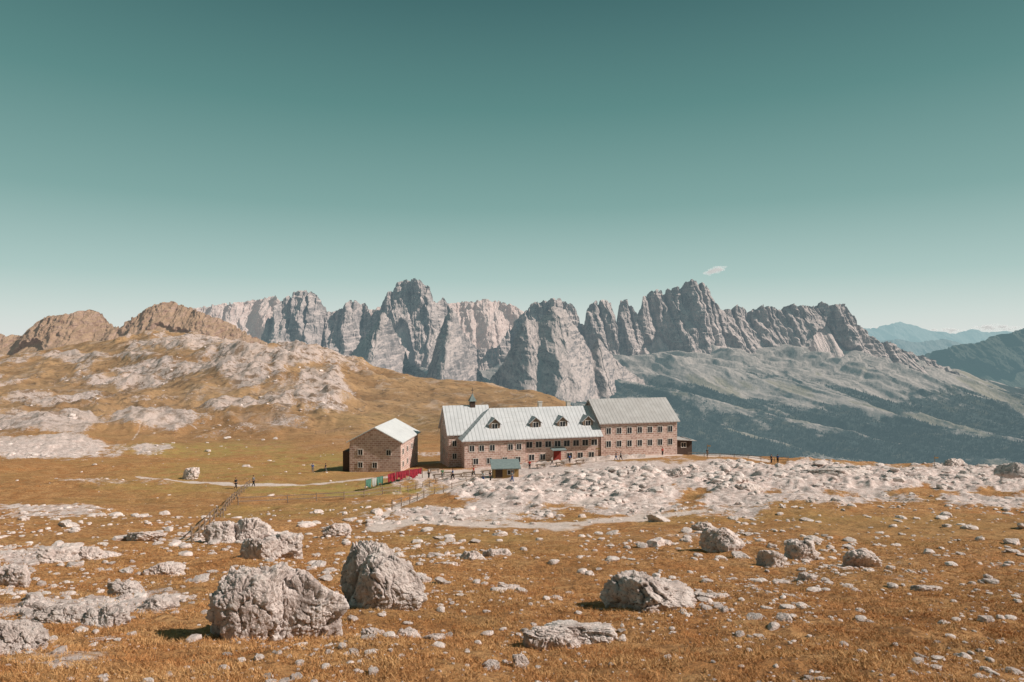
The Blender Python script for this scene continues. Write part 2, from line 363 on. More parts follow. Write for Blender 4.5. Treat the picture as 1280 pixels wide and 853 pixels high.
vcol(me,fl[2],fl[3],fl[4],sst(160,430,DD))
o=obj("ground",me); props(o,"ochre alpine meadow with pale stones and gravel paths","meadow",kind="structure")
def gz(x,y): return float(tz(np.array([x]),np.array([y]))[0])
def place(px,row):
    """world ground point where the meadow is seen at this bearing and dip"""
    d=np.exp(np.linspace(math.log(4),math.log(400),500)); R=TN(np.full(500,float(px)),d)
    i=np.argmax(R<=row)
    y=float(d[max(i,1)]); x=(px-640)/F*y
    return x,y,gz(x,y)
# ---------------------------------------------------------------- mountains
def make_range(name,D,pts,k,kt,base_row,foot,A,jag,seed,mat,nu,nv,label,gul=0.3,tow=0,sm=60,flu=0.3):
    """crest line from surveyed points; faces fall away from the crest in proportion to the drop, so peaks stand out as pyramids"""
    p0,p1=pts[0][0],pts[-1][0]; px=np.linspace(p0,p1,nu); sc=D/7000.0
    row=np.interp(px,[p[0] for p in pts],[p[1] for p in pts]); x=(px-640)/F*D
    zc0=-(row-HR)/F*D; zb=-(base_row-HR)/F*D; zc=zc0.copy()
    dx=abs(x[1]-x[0]); nk=max(1,int(sm*sc/dx)); kk=np.exp(-0.5*(np.arange(-3*nk,3*nk+1)/nk)**2); kk/=kk.sum()
    zs=np.convolve(np.pad(zc0,3*nk,mode='edge'),kk,'valid')
    j1=rid2(x/(190*sc),x*0+seed,5,seed,0.62); j2=np.abs(pn2(x/(55*sc),x*0,seed+2))
    def cellh(q,s): return P[(np.floor(q).astype(np.int64)+s)&255]/255.0
    def towf(q,s):
        a=q+0.35*pn2(q*0.7,q*0,s+1); f=a-np.floor(a); return cellh(a,s),np.exp(-((np.minimum(f,1-f))/0.10)**2)
    zc=zc+jag*sc*(1.0*j1-0.35)-jag*sc*0.8*sst(0.25,0.5,j2)
    if tow:
        h1,g1=towf(x/(170*sc),seed); h2,g2=towf(x/(62*sc),seed+9)
        zc=zc+tow*sc*((h1-.6)*0.8-g1*0.8+(h2-.5)*0.5-g2*.35)
    nb=max(8,nv//6)
    v=np.linspace(0,1,nv)[:,None]
    z=zb+(zc[None,:]-zb)*v; xx=np.broadcast_to(x[None,:],z.shape).copy()
    wx=xx+240*sc*fbm2(xx/(900*sc),z/(700*sc),3,seed+11)*(1-v)
    spn=rid2(wx/(850*sc),z/(3200*sc),3,seed+20,0.45)
    spn1=spn[nv//3][None,:]
    pk=(zs-zs.mean())/(zs.std()+1)
    foots=np.clip(foot+0.08*fbm2(x/(200*sc),x*0,3,seed+3)[None,:]+gul*(0.30-spn1)-0.10*np.clip(pk,-1.2,1.2)[None,:],0.04,0.82)
    zf=zb+(zc[None,:]-zb)*foots
    t1=np.clip((v-foots)/(1-foots),0,1); t0=np.clip((foots-v)/foots,0,1)
    drop=np.maximum(zs[None,:]-np.maximum(z,zf),-20*sc)
    d=k*drop+kt*np.maximum(zf-z,0)
    cl=sst(0,0.12,t1)
    sp=spn*A[0]*(0.30+0.70*np.clip(1-v,0,1))
    diag=rid2((wx+0.45*z)/(360*sc),(z)/(1300*sc),3,seed+33,0.42)*A[1]*1.2*(0.12+0.88*cl)
    diag2=rid2((wx-0.6*z)/(460*sc),(z)/(1500*sc),3,seed+37,0.42)*A[1]*1.0*(0.12+0.88*cl)
    fl_=rid2(wx/(120*sc),z/(800*sc),4,seed+30)*A[1]*flu*(0.1+0.9*cl)
    ff=fbm2(xx/(38*sc),z/(48*sc),4,seed+40)*A[2]*(0.25+0.75*cl)
    hs=z/(110*sc)+2.2*fbm2(xx/(420*sc),z/(300*sc),3,seed+50); led=(hs-np.floor(hs)); led=np.where(led<0.75,led/0.75,(1-led)/0.25)
    y=D-d-(sp+diag+diag2+fl_+ff)*sc-led*30*sc*cl*A[3]
    if tow:
        q=xx+0.12*z+16*sc*fbm2(xx/(80*sc),z/(80*sc),3,seed+5)-0.12*zc[None,:]
        h1,g1=towf(q/(170*sc),seed); h2,g2=towf(q/(62*sc),seed+9)
        up=sst(0.0,0.75,t1)
        y=y-cl*sc*tow/40*((h1-.5)*130-g1*80*up+((h2-.5)*40-g2*25)*up)
    xx=xx+sc*14*fbm2(xx/(60*sc),z/(70*sc),3,seed+60)
    zz=z+ (sst(0,.1,t0))*sc*14*fbm2(xx/(90*sc),y/(90*sc),4,seed+70)
    vb=np.linspace(0,1,nb+1)[1:,None]
    yb=y[-1][None,:]+vb*700*sc; zbk=zc[None,:]-vb*(zc[None,:]-zb)*0.8; xb=np.broadcast_to(xx[-1][None,:],zbk.shape)
    V=np.stack([np.vstack([xx,xb]).ravel(),np.vstack([y,yb]).ravel(),np.vstack([zz,zbk]).ravel()],1)
    me=mesh_np(name,V,grid_faces(nv+nb,nu),False,mat)
    mk=np.vstack([sst(0,0.06,t0),0*zbk]); vcol(me,mk,mk,mk)
    o=obj(name,me); props(o,label,"mountain",kind="structure"); return o
skyB=[(200,420),(232,396),(250,386),(275,381),(300,379),(322,376),(335,373),(352,371),(360,379),(380,385),(420,392),(450,390),(480,385),(545,378),(565,381),(590,378),(608,374),(622,376),(640,383),(655,392),(680,400),(720,412),(780,425),(840,440)]
skyM=[(330,430),(340,403),(350,390),(360,378),(372,367),(388,364),(402,372),(415,392),(425,387),(440,376),(458,377),(468,396),(478,384),(488,366),(498,355),(512,351),(528,353),(540,362),(546,383),(556,373),(566,388),(580,415),(600,436),(625,432),(642,402),(655,390),(664,380),(680,376),(700,374),(714,384),(726,408),(732,386),(742,377),(752,374),(762,377),(766,404),(772,378),(780,376),(790,396),(800,372),(812,363),(830,363),(846,358),(860,351),(874,356),(884,368),(892,386),(905,387),(918,381),(935,388),(950,381),(965,386),(985,380),(1005,385),(1020,379),(1035,382),(1046,381),(1052,392),(1062,408),(1075,418),(1095,428),(1130,440),(1180,462)]
skyF=[(400,500),(420,480),(435,455),(452,430),(470,405),(482,390),(492,402),(500,422),(515,454),(535,468),(545,434),(555,402),(566,384),(575,400),(590,446),(610,478),(630,452),(648,412),(658,398),(672,402),(690,384),(706,388),(716,406),(726,420),(735,438),(745,420),(755,436),(775,456),(805,476),(840,492),(900,520)]
MB_=mtn_mat("sunlit_tone_dolomite",(0.42,0.31,0.275),(0.64,0.50,0.45),(0.76,0.61,0.555),0.31,s2l((186,188,190)),bd=14)  # sunlit look painted into the albedo: paler and pinker than the nearer ridges
MM_=mtn_mat("shade_grey_dolomite",(0.19,0.17,0.165),(0.46,0.385,0.36),(0.74,0.60,0.55),0.26,s2l((138,160,170)),bd=16)  # shade on the massif's faces painted in as a darker grey albedo
MF_=mtn_mat("shade_dark_dolomite",(0.15,0.14,0.14),(0.37,0.315,0.30),(0.72,0.585,0.535),0.24,s2l((128,150,160)),bd=14)  # front spires' shaded look painted in, darkest albedo of the dolomite ridges
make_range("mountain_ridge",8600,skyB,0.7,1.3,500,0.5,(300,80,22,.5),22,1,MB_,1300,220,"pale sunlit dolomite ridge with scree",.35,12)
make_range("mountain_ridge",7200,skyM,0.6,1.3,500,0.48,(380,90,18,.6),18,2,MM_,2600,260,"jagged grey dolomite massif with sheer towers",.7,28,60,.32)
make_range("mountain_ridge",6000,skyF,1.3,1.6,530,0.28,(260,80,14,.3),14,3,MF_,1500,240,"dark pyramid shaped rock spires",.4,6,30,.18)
ML_=mtn_mat("brown_crag",(0.23,0.135,0.10),(0.48,0.33,0.26),(0.47,0.31,0.195),0.13,s2l((190,180,174)),sc=4,t0=0.35,t1=0.6)
skyL=[(-620,440),(-300,430),(-150,425),(0,414),(20,418),(40,420),(55,408),(68,398),(85,396),(105,393),(122,388),(133,392),(140,402),(152,408),(163,409),(175,398),(190,388),(205,381),(220,378),(235,382),(255,389),(280,398),(300,409),(330,424),(380,446),(450,480)]
make_range("mountain_ridge",1600,skyL,1.2,2.0,540,0.80,(300,80,26,.5),18,6,ML_,1600,300,"brown craggy ridge above grassy slopes",.3,9,90,.25)
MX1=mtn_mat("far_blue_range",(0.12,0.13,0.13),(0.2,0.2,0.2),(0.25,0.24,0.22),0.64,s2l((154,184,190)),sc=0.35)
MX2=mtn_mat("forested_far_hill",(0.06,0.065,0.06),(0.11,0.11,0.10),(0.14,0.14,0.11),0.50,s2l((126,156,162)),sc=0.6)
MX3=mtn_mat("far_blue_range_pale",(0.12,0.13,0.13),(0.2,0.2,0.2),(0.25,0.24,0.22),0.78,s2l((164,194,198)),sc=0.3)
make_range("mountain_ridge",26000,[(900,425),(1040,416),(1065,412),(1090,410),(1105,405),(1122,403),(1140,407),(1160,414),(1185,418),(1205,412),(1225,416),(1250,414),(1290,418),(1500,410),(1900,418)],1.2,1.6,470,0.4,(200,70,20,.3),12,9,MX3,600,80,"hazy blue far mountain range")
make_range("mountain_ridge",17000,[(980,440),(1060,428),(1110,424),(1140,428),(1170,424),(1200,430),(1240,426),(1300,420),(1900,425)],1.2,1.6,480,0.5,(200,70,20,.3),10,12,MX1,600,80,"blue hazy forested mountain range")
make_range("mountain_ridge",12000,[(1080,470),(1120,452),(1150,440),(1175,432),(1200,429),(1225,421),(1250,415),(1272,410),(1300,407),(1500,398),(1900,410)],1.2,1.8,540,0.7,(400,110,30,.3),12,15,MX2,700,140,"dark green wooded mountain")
hill={
500:[(1800,720),(2500,640),(4000,560),(5500,505),(6500,475),(7400,460)],
650:[(1800,720),(2500,640),(4000,560),(5500,500),(6500,470),(7400,455)],
800:[(1800,720),(2500,645),(3500,590),(4500,540),(5500,490),(6500,455),(7400,440)],
900:[(1800,720),(2500,645),(3500,590),(4500,540),(5500,488),(6500,448),(7400,428)],
1000:[(1800,720),(2500,645),(3500,595),(4500,547),(5500,496),(6500,452),(7400,423)],
1095:[(1800,720),(2500,640),(3500,598),(4500,552),(5500,500),(6500,458),(7400,430)],
1180:[(1800,720),(2500,635),(3500,600),(4500,560),(5500,515),(6500,482),(7400,462)],
1280:[(1800,720),(2500,630),(3500,600),(4500,568),(5500,535),(6500,508),(7400,495)],
2000:[(1800,720),(2500,640),(3500,610),(4500,580),(5500,560),(6500,550),(7400,550)]}
TH=Table(hill,(500,2000),(1800,7400),NC=500,sc=12,sd=8)
def hz(x,y):
    px=640+F*x/y; R=TH(px,y); z=-(R-HR)/F*y
    w=sst(1800,3000,y); q=x+0.55*y
    s=rid2(q/900+0.2*fbm2(x/900,y/900,2,3),y/3600,2,41)*130+rid2(q/260+0.25*fbm2(x/400,y/400,3,8),y/1800,4,44)*44+fbm2(x/90,y/90,4,47)*10
    st=(z/70.0+0.9*fbm2(x/900,y/900,3,5)); led=st-np.floor(st); up=sst(-460,-240,z)
    return z+s*w*(1-0.45*sst(6300,7200,y))+up*60*(sst(0.62,0.78,led)-led)
def forest_f(x,y,z):
    return sst(-0.25,0.24,(-z-430)/1000+0.5*fbm2((x+.5*y)/520,y/1100,6,61,.6)+0.04)
NC2,NR2=1500,900
pxs=np.linspace(520,1950,NC2); ds=np.exp(np.linspace(math.log(1850),math.log(7300),NR2)); PX,DD=np.meshgrid(pxs,ds); X=(PX-640)/F*DD
Z=hz(X,DD)
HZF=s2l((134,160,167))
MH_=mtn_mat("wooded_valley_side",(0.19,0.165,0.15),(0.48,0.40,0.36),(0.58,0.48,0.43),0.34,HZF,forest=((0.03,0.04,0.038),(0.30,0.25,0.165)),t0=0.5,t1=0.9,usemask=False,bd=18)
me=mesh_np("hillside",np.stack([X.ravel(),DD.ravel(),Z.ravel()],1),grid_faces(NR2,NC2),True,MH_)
fo=forest_f(X,DD,Z); md=sst(0.02,0.42,fbm2((X+.5*DD)/300,DD/800,5,68))*(1-sst(-350,-150,Z))
fo=fo*(1-0.8*md); vcol(me,fo,md,md)
o=obj("hillside",me); props(o,"wooded valley side with scree terraces","hillside",kind="structure")
nt=110000
px=rng.uniform(560,1700,nt); y=np.exp(rng.uniform(math.log(2400),math.log(6300),nt)); x=(px-640)/F*y; z=hz(x,y)
keep=(forest_f(x,y,z)*(1-.8*sst(0.02,0.42,fbm2((x+.5*y)/300,y/800,5,68)))>rng.uniform(.55,1.0,nt)); x,y,z=x[keep],y[keep],z[keep]; n=len(x)
h=rng.uniform(7,15,n)*(0.8+y/9000); r=h*0.28
V=np.zeros((n,6,3))
for i in range(5):
    a=2*np.pi*i/5; V[:,i,0]=x+r*np.cos(a); V[:,i,1]=y+r*np.sin(a); V[:,i,2]=z-2
V[:,5,0]=x; V[:,5,1]=y; V[:,5,2]=z+h
b=(np.arange(n)*6)[:,None,None]; fc=np.array([[i,(i+1)%5,5] for i in range(5)])[None]
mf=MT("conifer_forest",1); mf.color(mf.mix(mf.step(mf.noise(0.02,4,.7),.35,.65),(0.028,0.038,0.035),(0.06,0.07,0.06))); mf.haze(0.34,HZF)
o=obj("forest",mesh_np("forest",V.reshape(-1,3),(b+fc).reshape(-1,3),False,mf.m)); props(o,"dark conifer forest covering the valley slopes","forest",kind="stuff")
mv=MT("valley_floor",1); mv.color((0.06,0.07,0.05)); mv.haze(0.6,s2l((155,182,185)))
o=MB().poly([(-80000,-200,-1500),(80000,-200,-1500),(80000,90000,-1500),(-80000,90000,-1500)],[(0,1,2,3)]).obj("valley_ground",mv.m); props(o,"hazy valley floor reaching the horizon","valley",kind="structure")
# ---------------------------------------------------------------- boulders
def ico(n):
    bm=bmesh.new(); bmesh.ops.create_icosphere(bm,subdivisions=n,radius=1); bm.verts.ensure_lookup_table()
    V=np.array([v.co[:] for v in bm.verts]); Fc=np.array([[v.index for v in f.verts] for f in bm.faces]); bm.free(); return V,Fc
ICO={n:ico(n) for n in (2,3,4,6,7)}
def worley(p,s):
    c=np.floor(p).astype(np.int64); f1=np.full(len(p),9.);f2=np.full(len(p),9.); idx=np.zeros(len(p),int)
    for i in(-1,0,1):
        for j in(-1,0,1):
            for k in(-1,0,1):
                q=c+np.array([i,j,k]); h=P[P[P[(q[:,0]+s)&255]+(q[:,1]&255)]+(q[:,2]&255)]
                pt=q+0.5+0.45*G3[h]; d=np.linalg.norm(p-pt,axis=1)
                m=d<f1; f2=np.where(m,f1,np.minimum(f2,d)); f1=np.where(m,d,f1); idx=np.where(m,h,idx)
    return f1,f2,idx
def rock_verts(n,seed,rough=1.0,p=18,planes=14):
    V,Fc=ICO[n]; r=np.random.RandomState(seed)
    N=r.randn(planes,3); N[:,2]*=0.8; N/=np.linalg.norm(N,axis=1)[:,None]; H=r.uniform(0.66,1.10,planes)
    N=np.vstack([N,[[0,0,1],[0,0,-1]]]); H=np.append(H,[0.85,0.9])
    off=r.rand(3)*50
    Vw=V+0.12*np.stack([fbm3(V*2.5+off,3,3),fbm3(V*2.5+off,3,8),fbm3(V*2.5+off,3,14)],1)
    q=np.clip(Vw@N.T,0,None)/H; rad=(np.sum(q**p,1)+1e-9)**(-1/p); rad=np.minimum(rad,1.3)
    W=V*rad[:,None]
    rad2=1+rough*(0.16*fbm3(W*1.3+off,3,seed%50)+0.08*(np.abs(fbm3(W*3.1+off,4,seed%40+3))-0.15))
    if n>=6:
        wp=0.5*np.stack([fbm3(W*1.6+off,4,1),fbm3(W*1.6+off,4,5),fbm3(W*1.6+off,4,9)],1)
        Q=(W*1.6+off+wp)*np.array([1,1,.75])
        f1,f2,ix=worley(Q,seed%100); rad2+=0.085*rough*(G3[ix,0])
        rad2-=0.11*rough*np.exp(-((f2-f1)/0.04))
        f1,f2,ix=worley(Q*2.6,seed%90+7); rad2+=0.05*rough*G3[ix,1]-0.045*rough*np.exp(-((f2-f1)/0.06))
        f1,f2,ix=worley(Q*5.5,seed%80+3); rad2-=0.03*rough*np.exp(-(f1/0.33)**2)
        rad2+=0.045*rough*fbm3(W*5+off,5,2,0.6)+0.014*rough*fbm3(W*24+off,3,12)
    elif n>=4: rad2+=0.06*rough*fbm3(W*6+off,3,2)
    return W*rad2[:,None],Fc
def boulder(name,lobes,label,group,seed,n=6,mat=None,tilt=0,flat=None,dpf=0.7):
    Vs=[];Fs=[];b=0;org=None
    for k,(a,c,t,bt) in enumerate(lobes):
        x,y,z=place((a+c)/2,bt-3)
        if org is not None: y=org[3]+(y-org[3])*0.3; x=((a+c)/2-640)/F*y
        w=(c-a)/F*y; h=(bt-t)/F*y; dp=w*dpf; y2=y+dp*0.35
        V,Fc=rock_verts(n,seed+k*13); V=V/np.array([np.ptp(V[:,0]),np.ptp(V[:,1]),np.ptp(V[:,2])])
        V=V-(V.max(0)+V.min(0))/2
        if tilt: V[:,2]=np.where(V[:,2]>-.2,-.2+(V[:,2]+.2)*np.clip(1-tilt*(V[:,0]+.35)*1.1,0.15,1.15),V[:,2])
        if flat: V[:,2]=np.where(V[:,2]>flat,flat+(V[:,2]-flat)*0.3,V[:,2])
        V[:,2]=V[:,2]/max(V[:,2].max(),.05)*0.5
        hh=h*1.3; V=V*np.array([w*1.0,dp,hh]); V[:,2]-=0.2*V[:,1]
        yr=y2+dp*(0.10 if not flat else 0.30)
        if org is None: org=(x,y2,gz(x,y2),y)
        topz=-(t+2-HR)/F*yr+0.2*(yr-y2)
        V=V+np.array([x-org[0],y2-org[1],topz-hh/2-org[2]])
        Vs.append(V);Fs.append(Fc+b);b+=len(V)
    me=mesh_np(name,np.vstack(Vs),np.vstack(Fs),True,mat or M_rock)
    o=obj(name,me,loc=org[:3]); props(o,label,"boulder",group=group); return o
GB="boulders lying on the alpine meadow"
HB=[([(250,352,700,802),(330,434,706,784),(285,392,703,792)],"huge cracked pale limestone boulder with two lobes",7,dict(dpf=.6)),
([(424,533,688,766),(424,500,673,745),(470,528,692,755)],"large rugged pinkish limestone boulder on dry grass",7,dict(tilt=.4,dpf=.6)),
([(755,884,714,768),(775,850,709,760)],"long low wedge shaped grey boulder",7,dict(tilt=.4)),
([(653,720,778,806),(700,776,775,793),(672,740,773,790),(690,728,792,805)],"flat broken white limestone slab sunk in grass",7,dict(flat=.1)),
([(250,300,648,676),(285,336,644,674)],"rounded pale boulder beside the fence",6,{}),([(296,346,668,702),(325,376,663,694)],"lumpy pale boulder on stony grass",6,{}),
([(880,936,657,692)],"dark grey cracked boulder on grass",6,{}),([(948,986,685,712)],"small dark boulder on dry grass",6,{}),
([(986,1030,671,700)],"grey pointed boulder on dry grass",6,{}),([(1056,1103,683,710)],"round grey boulder on dry grass",6,{}),
([(30,110,746,790),(85,155,752,797)],"broad pale boulder half buried",7,dict(tilt=.2)),([(-30,46,768,824)],"pale rugged boulder on stony grass",7,{}),([(-10,34,702,737)],"pale rounded boulder on stony grass",6,{}),
([(42,96,682,708)],"low white boulder in short grass",6,{}),([(90,132,680,703)],"low white boulder in short grass",6,{}),([(400,438,651,672)],"small pale boulder beside dry grass",6,{}),
([(570,606,686,706)],"low white boulder in short grass",6,{}),([(600,640,683,702)],"low white boulder in short grass",6,{}),([(224,249,582,601)],"single upright boulder on green pasture",6,{}),
([(1178,1212,571,590)],"pale boulder on the meadow rim",6,{}),([(1213,1248,578,592)],"pale boulder on the meadow rim",6,{}),([(1250,1290,576,592)],"pale boulder on the meadow rim",6,{}),
([(864,900,650,668)],"dark grey cracked boulder on grass",6,{}),([(445,483,782,808)],"small white block in dry grass",6,dict(tilt=.4)),([(494,528,782,803)],"small white block in dry grass",6,{}),
([(525,556,789,803)],"small white block in dry grass",6,{}),([(622,651,728,741)],"small white block in dry grass",6,{}),([(998,1025,713,731)],"small white block in dry grass",6,{}),
([(1143,1184,727,744)],"flat white stone in dry grass",6,dict(flat=.1)),([(928,948,799,811)],"small white block in dry grass",6,{}),([(1034,1054,822,836)],"small white block in dry grass",6,{}),
([(870,920,738,754)],"flat white stone in dry grass",6,dict(flat=.1)),([(130,175,722,745)],"lumpy pale boulder on stony grass",6,{}),([(175,225,700,722)],"low white boulder in short grass",6,{}),
([(160,215,742,770)],"lumpy pale boulder on stony grass",6,{}),([(60,110,600,612)],"low white boulder in short grass",6,{}),([(830,870,582,600)],"pale boulder in the rubble field",6,{}),([(1000,1110,583,606),(1040,1090,580,600)],"pale outcrop of the rubble field",6,dict(flat=.2,tilt=-.3)),
([(700,735,598,612)],"pale boulder in the rubble field",6,{}),([(760,800,596,612)],"pale boulder in the rubble field",6,{}),([(915,960,602,622)],"pale boulder in the rubble field",6,{}),([(640,662,815,830)],"small white block in dry grass",6,{}),
([(600,625,822,834)],"small white block in dry grass",6,{}),([(90,150,792,806)],"flat white stone in dry grass",6,dict(flat=.1)),([(685,706,742,752)],"small white block in dry grass",6,{}),
([(0,60,745,765)],"low white boulder in short grass",6,{}),([(110,160,686,700)],"low white boulder in short grass",6,{}),([(150,200,662,676)],"low white boulder in short grass",6,{}),([(540,575,700,714)],"low white boulder in short grass",6,{}),
([(860,905,588,604)],"pale boulder in the rubble field",6,{}),([(1120,1170,592,610)],"pale boulder in the rubble field",6,{}),([(960,1000,596,612)],"pale boulder in the rubble field",6,{}),([(800,845,606,622)],"pale boulder in the rubble field",6,{})]
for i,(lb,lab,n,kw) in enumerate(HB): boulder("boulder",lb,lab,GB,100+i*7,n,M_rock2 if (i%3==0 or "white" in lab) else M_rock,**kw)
SV=[]
for k in range(12):
    V,Fc=rock_verts(4,500+k*5,1.3,30,12); V=V/np.ptp(V,axis=0)*np.array([1,0.8,0.55]); V-=(V.max(0)+V.min(0))/2
    SV.append(mesh_np("stone",V,Fc,False,M_rock if k%3==0 else M_rock2))
def sample(n,y0,y1,need,px0=-30,px1=1310):
    px=rng.uniform(px0,px1,n); y=np.exp(rng.uniform(math.log(y0),math.log(y1),n)); x=(px-640)/F*y
    f=fields(x,y); ok=need(f,x,y); x,y=x[ok],y[ok]; f=tuple(a[ok] for a in f); return x,y,tz(x,y,f),f
clump=lambda x,y,s=9,k=55:sst(-0.25,0.3,fbm2(x/s,y/s,4,k))
x,y,z,f=sample(3000,8.5,60,lambda f,x,y:(rng.random(len(x))<(0.12*clump(x,y,6)+0.7*f[2]*clump(x,y,4)+0.12*(f[0]<500)))&(f[3]<.5))
for i in range(min(240,len(x))):
    s=float(np.clip(rng.lognormal(0,0.6),0.35,2.8))*y[i]*0.013*(0.5+0.5*min(1,y[i]/25))
    o=obj("stone",SV[i%12],loc=(x[i],y[i],z[i]+s*0.06),rot=(rng.uniform(-.25,.25),rng.uniform(-.25,.25),rng.uniform(0,6.3)))
    o.scale=(s,s,s*rng.uniform(.5,1.1)); props(o,"pale limestone stone lying in dry grass","stone",group="loose stones scattered on the meadow")
def scatter(name,n,y0,y1,need,size,label,nn=2,k0=900,sig=.6):
    x,y,z,f=sample(n,y0,y1,need); n=len(x)
    Vs=[];Fs=[];b=0
    base=[rock_verts(nn,k0+k*3,1.5,30,10) for k in range(10)]
    var=rng.integers(0,10,n)
    s=size(x,y,f)*np.clip(rng.lognormal(0,sig,n),0.25,6); a=rng.uniform(0,6.28,n)
    for k in range(10):
        m=var==k; V,Fc=base[k]; V=V/np.ptp(V,axis=0); q=m.sum()
        ca,sa=np.cos(a[m])[:,None],np.sin(a[m])[:,None]; S=s[m][:,None]
        sx=rng.uniform(.8,1.5,q)[:,None]; sz=rng.uniform(.3,.75,q)[:,None]
        vx=V[None,:,0]*sx; vy=V[None,:,1]; vz=V[None,:,2]*sz
        W=np.stack([(vx*ca-vy*sa)*S+x[m][:,None],(vx*sa+vy*ca)*S+y[m][:,None],vz*S+z[m][:,None]+0.04*S],2).reshape(-1,3)
        Fs.append((np.arange(q)[:,None,None]*len(V)+Fc[None]+b).reshape(-1,3)); Vs.append(W); b+=len(W)
    o=obj(name,mesh_np(name,np.vstack(Vs),np.vstack(Fs),False,M_rock2)); props(o,label,"rubble",kind="stuff")
scatter("rubble",42000,45,190,lambda f,x,y:(rng.random(len(x))<f[2]**2.4*0.9*clump(x,y)**1.5+0.015)&(f[3]<.6)&(hutflat(f[0],y)<.3)&(f[1]<650),lambda x,y,f:y*0.0021*(0.4+f[2]),"pale limestone rubble strewn across the meadow",2,900,1.0)
scatter("pebbles",52000,8,70,lambda f,x,y:(rng.random(len(x))<(0.14*clump(x,y,5)**2+f[2]*.7*clump(x,y,4)**2+.02)*(1+.5*(f[0]<560)))&(f[3]<.8),lambda x,y,f:y*0.0031,"small pale stones strewn in grass",2,800,.75)
scatter("hillside_scree",16000,185,800,lambda f,x,y:(rng.random(len(x))<f[2]*.6*clump(x,y,40)+0.015)&(f[0]<760),lambda x,y,f:y*0.0018,"pale scree on grassy hillside",2,850,.7)
# grass
x,y,z,f=sample(150000,5.5,40,lambda f,x,y:(rng.random(len(x))>f[2]*1.3)&(f[3]<.4)&(fbm2(x/0.7,y/0.7,3,91)>-0.15),-60,1340)
n=len(x); NBL=5
bx=np.repeat(x,NBL)+rng.normal(0,.05,n*NBL)*(1+np.repeat(y,NBL)/20); by=np.repeat(y,NBL)+rng.normal(0,.05,n*NBL)*(1+np.repeat(y,NBL)/20); bz=np.repeat(z,NBL)-0.02
yy=np.repeat(y,NBL); hgt=rng.uniform(.03,.065,n*NBL)*np.repeat(rng.choice([1,1,1,1.6],n),NBL); wd=0.004+yy*0.0003; a=rng.uniform(0,6.28,n*NBL); le=rng.uniform(.4,1.6,n*NBL)*hgt; a2=rng.uniform(0,6.28,n*NBL)
V=np.zeros((n*NBL,3,3)); V[:,0]=np.stack([bx-np.cos(a)*wd,by-np.sin(a)*wd,bz],1); V[:,1]=np.stack([bx+np.cos(a)*wd,by+np.sin(a)*wd,bz],1); V[:,2]=np.stack([bx+np.cos(a2)*le,by+np.sin(a2)*le,bz+hgt],1)
mg=MT("dry_grass",0.9)
gc=mg.mix(mg.step(mg.noise(0.7,6,.7),.4,.6),mg.mix(mg.step(mg.noise(40,2,.5),.4,.6),(0.32,0.135,0.05),(0.52,0.245,0.092)),mg.mix(mg.step(mg.noise(45,2,.5),.4,.6),(0.43,0.22,0.085),(0.64,0.385,0.18)))
gc=mg.mix(mg.math('MULTIPLY',mg.step(mg.noise(0.12,6,.7),.5,.62),0.4),gc,(0.40,0.26,0.10)); mg.color(gc)
o=obj("grass",mesh_np("grass",V.reshape(-1,3),np.arange(n*NBL*3).reshape(-1,3),False,mg.m)); props(o,"short dry orange alpine grass","grass",kind="stuff")
# ---------------------------------------------------------------- buildings
def empty(name,loc,rz=0):
    e=bpy.data.objects.new(name,None); link(e); e.location=loc; e.rotation_euler=(0,0,rz); e.empty_display_size=0.5; return e
WC={}
def window(parent,u,v,z,w=1.0,h=1.25,rz=0):
    key=(w,h)
    if key not in WC:
        g=MB().box(-w/2,w/2,-0.03,0.05,0,h).mesh("window",M_glass)
        fr=MB(); t=.11
        fr.box(-w/2-t,-w/2,-.09,.05,-t,h+t).box(w/2,w/2+t,-.09,.05,-t,h+t).box(-w/2,w/2,-.088,.05,h,h+t).box(-w/2,w/2,-.088,.05,-t,0).box(-.035,.035,-.07,.05,0,h)
        WC[key]=(g,fr.mesh("frame",M_frame))
    g,fr=WC[key]
    o=obj("window",g,parent,(u,v,z),(0,0,rz)); obj("frame",fr,o)
    return o
def gable_walls(u0,u1,v0,v1,z0,ze,zr,axis='u'):
    m=MB()
    if axis=='u':
        vm=(v0+v1)/2
        pts=[(u0,v0,z0),(u0,v1,z0),(u0,v1,ze),(u0,vm,zr),(u0,v0,ze),(u1,v0,z0),(u1,v1,z0),(u1,v1,ze),(u1,vm,zr),(u1,v0,ze)]
    else:
        um=(u0+u1)/2
        pts=[(u0,v0,z0),(u1,v0,z0),(u1,v0,ze),(um,v0,zr),(u0,v0,ze),(u0,v1,z0),(u1,v1,z0),(u1,v1,ze),(um,v1,zr),(u0,v1,ze)]
    m.poly(pts,[(0,1,2,3,4),(5,6,7,8,9),(0,1,6,5),(1,2,7,6),(4,0,5,9),(0,5,6,1)])
    return m
def gable_roof(u0,u1,v0,v1,ze,zr,ov=0.6,t=0.22,axis='u'):
    m=MB(); e=0.06
    if axis=='u':
        vm=(v0+v1)/2; sl=(zr-ze)/(vm-v0); zl=ze-ov*sl+e+t; zt=zr+e+t
        m.slab([(u0-ov,v0-ov,zl),(u1+ov,v0-ov,zl),(u1+ov,vm,zt),(u0-ov,vm,zt)],t)
        m.slab([(u0-ov,vm+.002,zt),(u1+ov,vm+.002,zt),(u1+ov,v1+ov,zl),(u0-ov,v1+ov,zl)],t)
    else:
        um=(u0+u1)/2; sl=(zr-ze)/(um-u0); zl=ze-ov*sl+e+t; zt=zr+e+t
        m.slab([(u0-ov,v0-ov,zl),(um,v0-ov,zt),(um,v1+ov,zt),(u0-ov,v1+ov,zl)],t)
        m.slab([(um+.002,v0-ov,zt),(u1+ov,v0-ov,zl),(u1+ov,v1+ov,zl),(um+.002,v1+ov,zt)],t)
    return m
